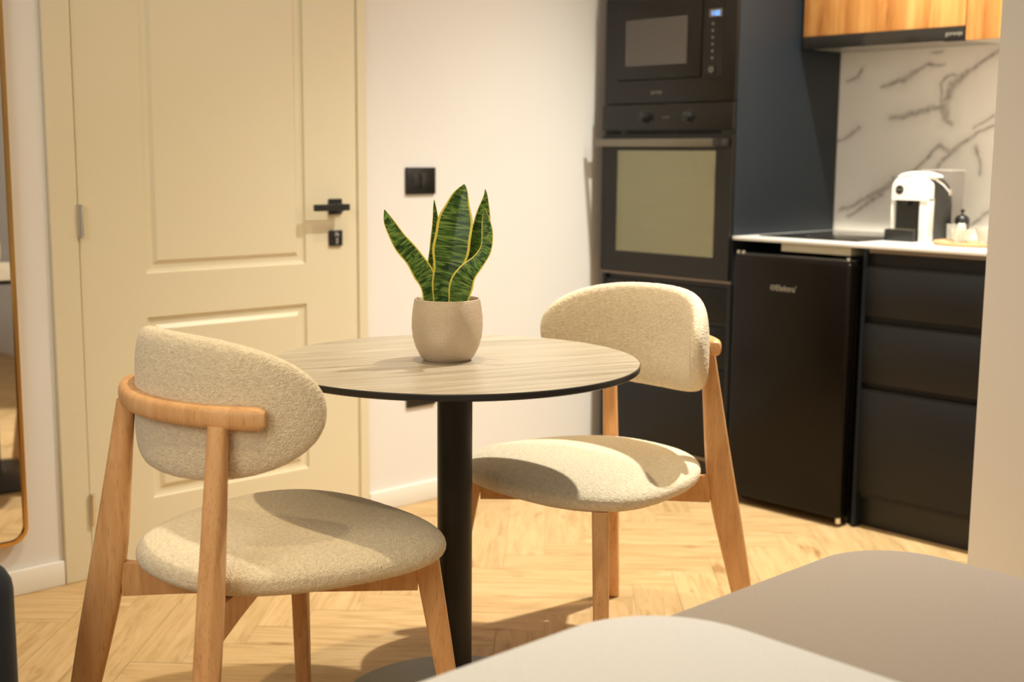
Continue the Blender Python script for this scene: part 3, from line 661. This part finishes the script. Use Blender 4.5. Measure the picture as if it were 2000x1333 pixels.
for L in LEAVES:
    bm = bmesh.new(); uvl = bm.loops.layers.uv.new('UVMap'); nl, nc = 44, 10; G = []; S = []
    seed = random.random()*100
    ph = 0
    cen = [cat(L, i/nl) for i in range(nl+1)]; acc = 0; lens = [0]
    for a, b in zip(cen, cen[1:]): acc += math.dist(a[:3], b[:3]); lens.append(acc)
    for i, c in enumerate(cen):
        a = cen[max(i-1, 0)]; b = cen[min(i+1, nl)]
        tu, tz = b[0]-a[0], b[1]-a[1]; q = math.hypot(tu, tz) or 1
        nu, nz = tz/q, -tu/q              # across direction in the leaf plane
        hw = max(c[3], .0004)*(1+.05*math.sin(lens[i]*90+seed)); cs, sn = math.cos(c[4]), math.sin(c[4]); hw = hw/max(cs, .5)
        row = []
        for side in (1, -1):
            rr_ = []
            for j in range(nc+1):
                s = -1+2*j/nc
                fold = -.16*hw*(1-abs(s))**1.2*2
                th = .0013*(1-abs(s)**3)*side
                u = c[0]+nu*hw*s*cs; z = c[1]+nz*hw*s*cs; wd = c[2]+hw*s*sn-fold*.9-th
                p = RV*u+FV*wd; rr_.append((PC[0]+p.x, PC[1]+p.y, .751+z))
            row.append(rr_)
        G.append(row[0]+list(reversed(row[1]))[1:-1])
    m_ = len(G[0]); R = [[bm.verts.new(p) for p in g] for g in G]
    us = [j/nc for j in range(nc+1)]+[1-j/nc for j in range(1, nc)]
    for i in range(nl):
        for j in range(m_):
            k = (j+1) % m_
            f = bm.faces.new((R[i][j], R[i][k], R[i+1][k], R[i+1][j]))
            for l, (a, b) in zip(f.loops, ((i, j), (i, k), (i+1, k), (i+1, j))): l[uvl].uv = (us[b], lens[a]+seed)
    bm.faces.new(R[-1]); bm.faces.new(list(reversed(R[0])))
    pt.part('leaf', bm, LEAF, 60)

# ------------------------------------------------------------------ chairs
def pw(v, e): return math.copysign(abs(v)**e, v)
def fuzz(bm, amp=.0009, sc=380):
    bm.normal_update()
    for v in bm.verts:
        d = noise.noise(v.co*sc)*amp + noise.noise(v.co*sc*.45+Vector((9, 3, 1)))*amp*.45
        v.co += v.normal*d
def closed_surface(fn, nu, nv):
    bm = bmesh.new(); rows = []
    top = bm.verts.new(fn(0, PI/2)); bot = bm.verts.new(fn(0, -PI/2))
    K = 4000; pr = [Vector(fn(PI/4, PI/2-PI*i/K)) for i in range(K+1)]
    al = [0]
    for a, b in zip(pr, pr[1:]): al.append(al[-1]+(b-a).length)
    i = 0
    for j in range(1, nv):
        while al[i] < al[-1]*j/nv: i += 1
        ph = PI/2-PI*i/K; rows.append([bm.verts.new(fn(2*PI*i/nu, ph)) for i in range(nu)])
    for a, b in zip(rows, rows[1:]):
        for i in range(nu): k = (i+1) % nu; bm.faces.new((a[i], b[i], b[k], a[k]))
    for i in range(nu):
        k = (i+1) % nu; bm.faces.new((top, rows[0][i], rows[0][k])); bm.faces.new((bot, rows[-1][k], rows[-1][i]))
    return bm
CP = dict(a1=.2314, b1=.3285, a2=.1777, b2=.2550, zk=.4107, a3=.1579, b3=.2192, zt=.7219, c1=.2636, d1=.2292, c2=.2097, d2=.1851,
          swf=.3194, swr=.2053, sl=.2655, sy=.0086, sz=.4477, st=.0774, bw=.306, bh=.1248, br=.2785, bz=.743, by=-.2185, bt=.0528, bl=-.033)
def seat_fn(u, ph):
    # radial spread eased so the vertices gather on the rounded rim, flat top and bottom
    q = math.cos(ph); k = pw(q, .55); cx = pw(math.cos(u), .787); sy = pw(math.sin(u), .787)
    w_ = CP['swr']+(CP['swf']-CP['swr'])*(sy*k+1)/2
    z = CP['sz']+CP['st']/2*pw(math.sin(ph), .8)
    if ph > 0: z += .006*(1-k*k)
    return (w_*cx*k, CP['sy']+CP['sl']*sy*k, z)
def back_fn(u, ph):
    q = math.cos(ph); k = pw(q, .42)*(1-.030*math.exp(-((ph-.66)/.035)**2)*max(0, min(1, (abs(math.cos(u))-.72)/.12))); tt = pw(math.sin(ph), .75)      # +1 = front (sitter side)
    s = CP['bw']*pw(math.cos(u), .81)*k; h = CP['bh']*pw(math.sin(u), .93)*k
    a = s/CP['br']; r = CP['br']-tt*CP['bt']/2
    return (r*math.sin(a), CP['by']+CP['br']-r*math.cos(a)-h*math.tan(CP['bl']), CP['bz']+h)
def leg_loft(bm, secs, dd, n=28, e=.62):
    # secs: centre x, y, z, half width across, half depth along the diagonal dd
    R = []; pp = (-dd[1], dd[0])
    for x, y, z, hp, hd in secs:
        r_ = []
        for i in range(n):
            c_, s_ = pw(math.cos(2*PI*i/n), e), pw(math.sin(2*PI*i/n), e)
            r_.append((x+pp[0]*hp*c_+dd[0]*hd*s_, y+pp[1]*hp*c_+dd[1]*hd*s_, z))
        R.append(r_)
    ring(bm, R)
def lerp(a, b, t): return a+(b-a)*t
def smooth(t): t = max(0, min(1, t)); return t*t*(3-2*t)
def make_chair():
    e = empty('dining_chair', (0, 0, 0))
    bm = closed_surface(seat_fn, 520, 200); fuzz(bm); obj('seat', bm, BOUCLE, e, 180)
    bm = closed_surface(back_fn, 520, 160); fuzz(bm); obj('backrest', bm, BOUCLE, e, 180)
    for s in (-1, 1):
        q = math.hypot(CP['a2']+CP['c2'], CP['b2']+CP['d2']); dr_ = (-s*(CP['a2']+CP['c2'])/q, (CP['b2']+CP['d2'])/q)   # rear leg towards the opposite front leg
        df_ = (-s*(CP['a2']+CP['c2'])/q, -(CP['b2']+CP['d2'])/q)
        bm = bmesh.new(); S = []
        for i in range(49):
            z = .004+(CP['zt']+.006-.004)*i/48
            def raw(z):
                if z < CP['zk']: t = z/CP['zk']; return lerp(CP['a1'], CP['a2'], t), -lerp(CP['b1'], CP['b2'], t), lerp(.0185, .020, t), lerp(.0215, .0345, smooth(t*1.05))
                t = (z-CP['zk'])/(CP['zt']-CP['zk']); return lerp(CP['a2'], CP['a3'], t), -lerp(CP['b2'], CP['b3'], t), lerp(.020, .0165, t), lerp(.0345, .016, t**.9)
            wdw = min(.09, max(0, z-.004), max(0, CP['zt']+.006-z)); q_ = [raw(z+wdw*a/4) for a in range(-4, 5)]
            x, y, hp, hd = [sum(c)/9 for c in zip(*q_)]
            S.append((s*x, y, z, hp, hd))
        leg_loft(bm, S, dr_)
        lg = obj('leg', bm, BEECH, e, 45)
        bm = bmesh.new(); cyl(bm, (s*CP['a1'], -CP['b1'], 0), (s*CP['a1'], -CP['b1'], .0045), .0135, 18); obj('felt_glide', bm, BLKPLA, lg, 40)
        bm = bmesh.new(); S = []
        for i in range(13):
            z = .004+(.428-.004)*i/12; t = z/.412
            S.append((s*lerp(CP['c1'], CP['c2'], t), lerp(CP['d1'], CP['d2'], t), z, lerp(.0150, .0185, t), lerp(.0155, .0235, t)))
        leg_loft(bm, S, df_, e=.42); lg = obj('leg', bm, BEECH, e, 45)
        bm = bmesh.new(); cyl(bm, (s*CP['c1'], CP['d1'], 0), (s*CP['c1'], CP['d1'], .0045), .0105, 18); obj('felt_glide', bm, BLKPLA, lg, 40)
        # diagonal beam from this rear leg to the opposite front leg; the pair cross under the seat
        bm = bmesh.new(); A = Vector((s*CP['a2']+dr_[0]*.025, -CP['b2']+dr_[1]*.025, 0)); B = Vector((-s*CP['c2']-dr_[0]*.018, CP['d2']-dr_[1]*.018, 0)); nrm = Vector((-dr_[1], dr_[0], 0))*.011
        ring(bm, [[p+nrm+Vector((0, 0, z0)), p-nrm+Vector((0, 0, z0)), p-nrm+Vector((0, 0, z1)), p+nrm+Vector((0, 0, z1))] for p, z0, z1 in ((A, .360, .424), (A+(B-A)*.2, .364, .412), (B, .366, .412))])
        obj('cross_beam', bm, BEECH, e)
    # curved top rail behind the pad
    bm = bmesh.new(); r0 = CP['br']+CP['bt']/2+.012; R = []; A = math.radians(44); n = 48
    for i in range(n+1):
        a = -A+2*A*i/n; k = min(1, (n/2-abs(i-n/2))/2.2+.25); k = math.sqrt(max(.05, 1-(1-k)**2))
        hr, hz = .0165*k, .0195*k
        R.append([((r0+hr*pw(math.cos(b), .7))*math.sin(a), CP['by']+CP['br']-(r0+hr*pw(math.cos(b), .7))*math.cos(a), .741+hz*pw(math.sin(b), .7)) for b in [2*PI*j/20 for j in range(20)]])
    ring(bm, R); obj('top_rail', bm, BEECH, e, 60)
    return e
def copy_tree(o, parent=None):
    c = o.copy(); COL.objects.link(c); c.parent = parent
    for ch in list(o.children): copy_tree(ch, c)
    return c
ch1 = make_chair(); ch2 = copy_tree(ch1)
ch1.location = (-1.9645, 1.2589, 0); ch1.rotation_euler = (0, 0, math.radians(.84))
ch2.location = (-1.9604, 2.1092, 0); ch2.rotation_euler = (0, 0, math.radians(178.78))
tag(ch1, 'cream boucle dining chair nearest the camera, back turned, with curved beech top rail', 'chair', 'dining chairs at the round table')
tag(ch2, 'cream boucle dining chair on the kitchen side of the round table, facing the camera', 'chair', 'dining chairs at the round table')

# ------------------------------------------------------------------ bed and sofa
def cushion(name, x0, x1, y0, y1, z0, z1, bev, mt, parent=None, rc=.13, wob=.004, lean=0):
    # soft slab with rounded plan corners
    bm = bmesh.new(); n = 10
    def plan(i):
        P = []; r = max(rc-i, .02)
        for cx, cy, a0 in ((x1-i-r, y1-i-r, 0), (x0+i+r, y1-i-r, PI/2), (x0+i+r, y0+i+r, PI), (x1-i-r, y0+i+r, 1.5*PI)):
            for k in range(n+1): a = a0+PI/2*k/n; P.append((cx+r*math.cos(a), cy+r*math.sin(a)))
        return P
    R = [[(p[0], p[1], z0) for p in plan(0)]]
    for k in range(7):
        a = PI/2*k/6; R.append([(p[0], p[1], z1-bev+bev*math.sin(a)) for p in plan(bev*(1-math.cos(a)))])
    R += [[(p[0], p[1], z1+wob*.6) for p in plan(bev+.1)], [(p[0], p[1], z1+wob) for p in plan(bev+.25)]]
    ring(bm, R); return obj(name, bm, mt, parent, 60)
bd_ = Thing('bed', (-.2, 1.0, 0), 'low bed with taupe cover in the right foreground', 'bed')
local(cushion('bed_base', -1.135, .80, -.05, 1.955, .06, .28, .02, GREYL, bd_.e, rc=.12), bd_.loc)
local(cushion('mattress_cover', -1.155, .82, -.08, 1.975, .27, .50, .03, GREYL, bd_.e, rc=.16), bd_.loc)
for x in (-1.0, .65):
    for y in (.1, 1.8):
        bm = bmesh.new(); cyl(bm, (x, y, 0), (x, y, .062), .025, 20); bd_.part('foot', bm, BLKPLA, 40)
dv = cushion('duvet', -1.115, .78, -.06, 1.33, .508, .556, .024, WHITEL, None, rc=.17, wob=.006)
tag(dv, 'white duvet lying on the taupe bed cover in the near right foreground', 'duvet')
sf = Thing('sofa', (-2.4, 0, 0), 'dark navy sofa arm at the lower left edge of the photo', 'sofa')
def sp(n_, *a, bev=.05): sf.box(n_, *a, mt=NAVYV, bev=bev, seg=5)
sp('arm_rest', -2.75, -1.908, .56, .752, .05, .535, bev=.05)
sp('arm_rest', -2.75, -1.90, -1.16, -.965, .05, .535, bev=.05)
sp('seat_cushion', -2.60, -1.91, -.965, .56, .25, .42)
sp('base', -2.75, -1.93, -.965, .55, .08, .25, bev=.02)
sp('backrest', -2.85, -2.60, -1.15, .735, .05, .78, bev=.07)
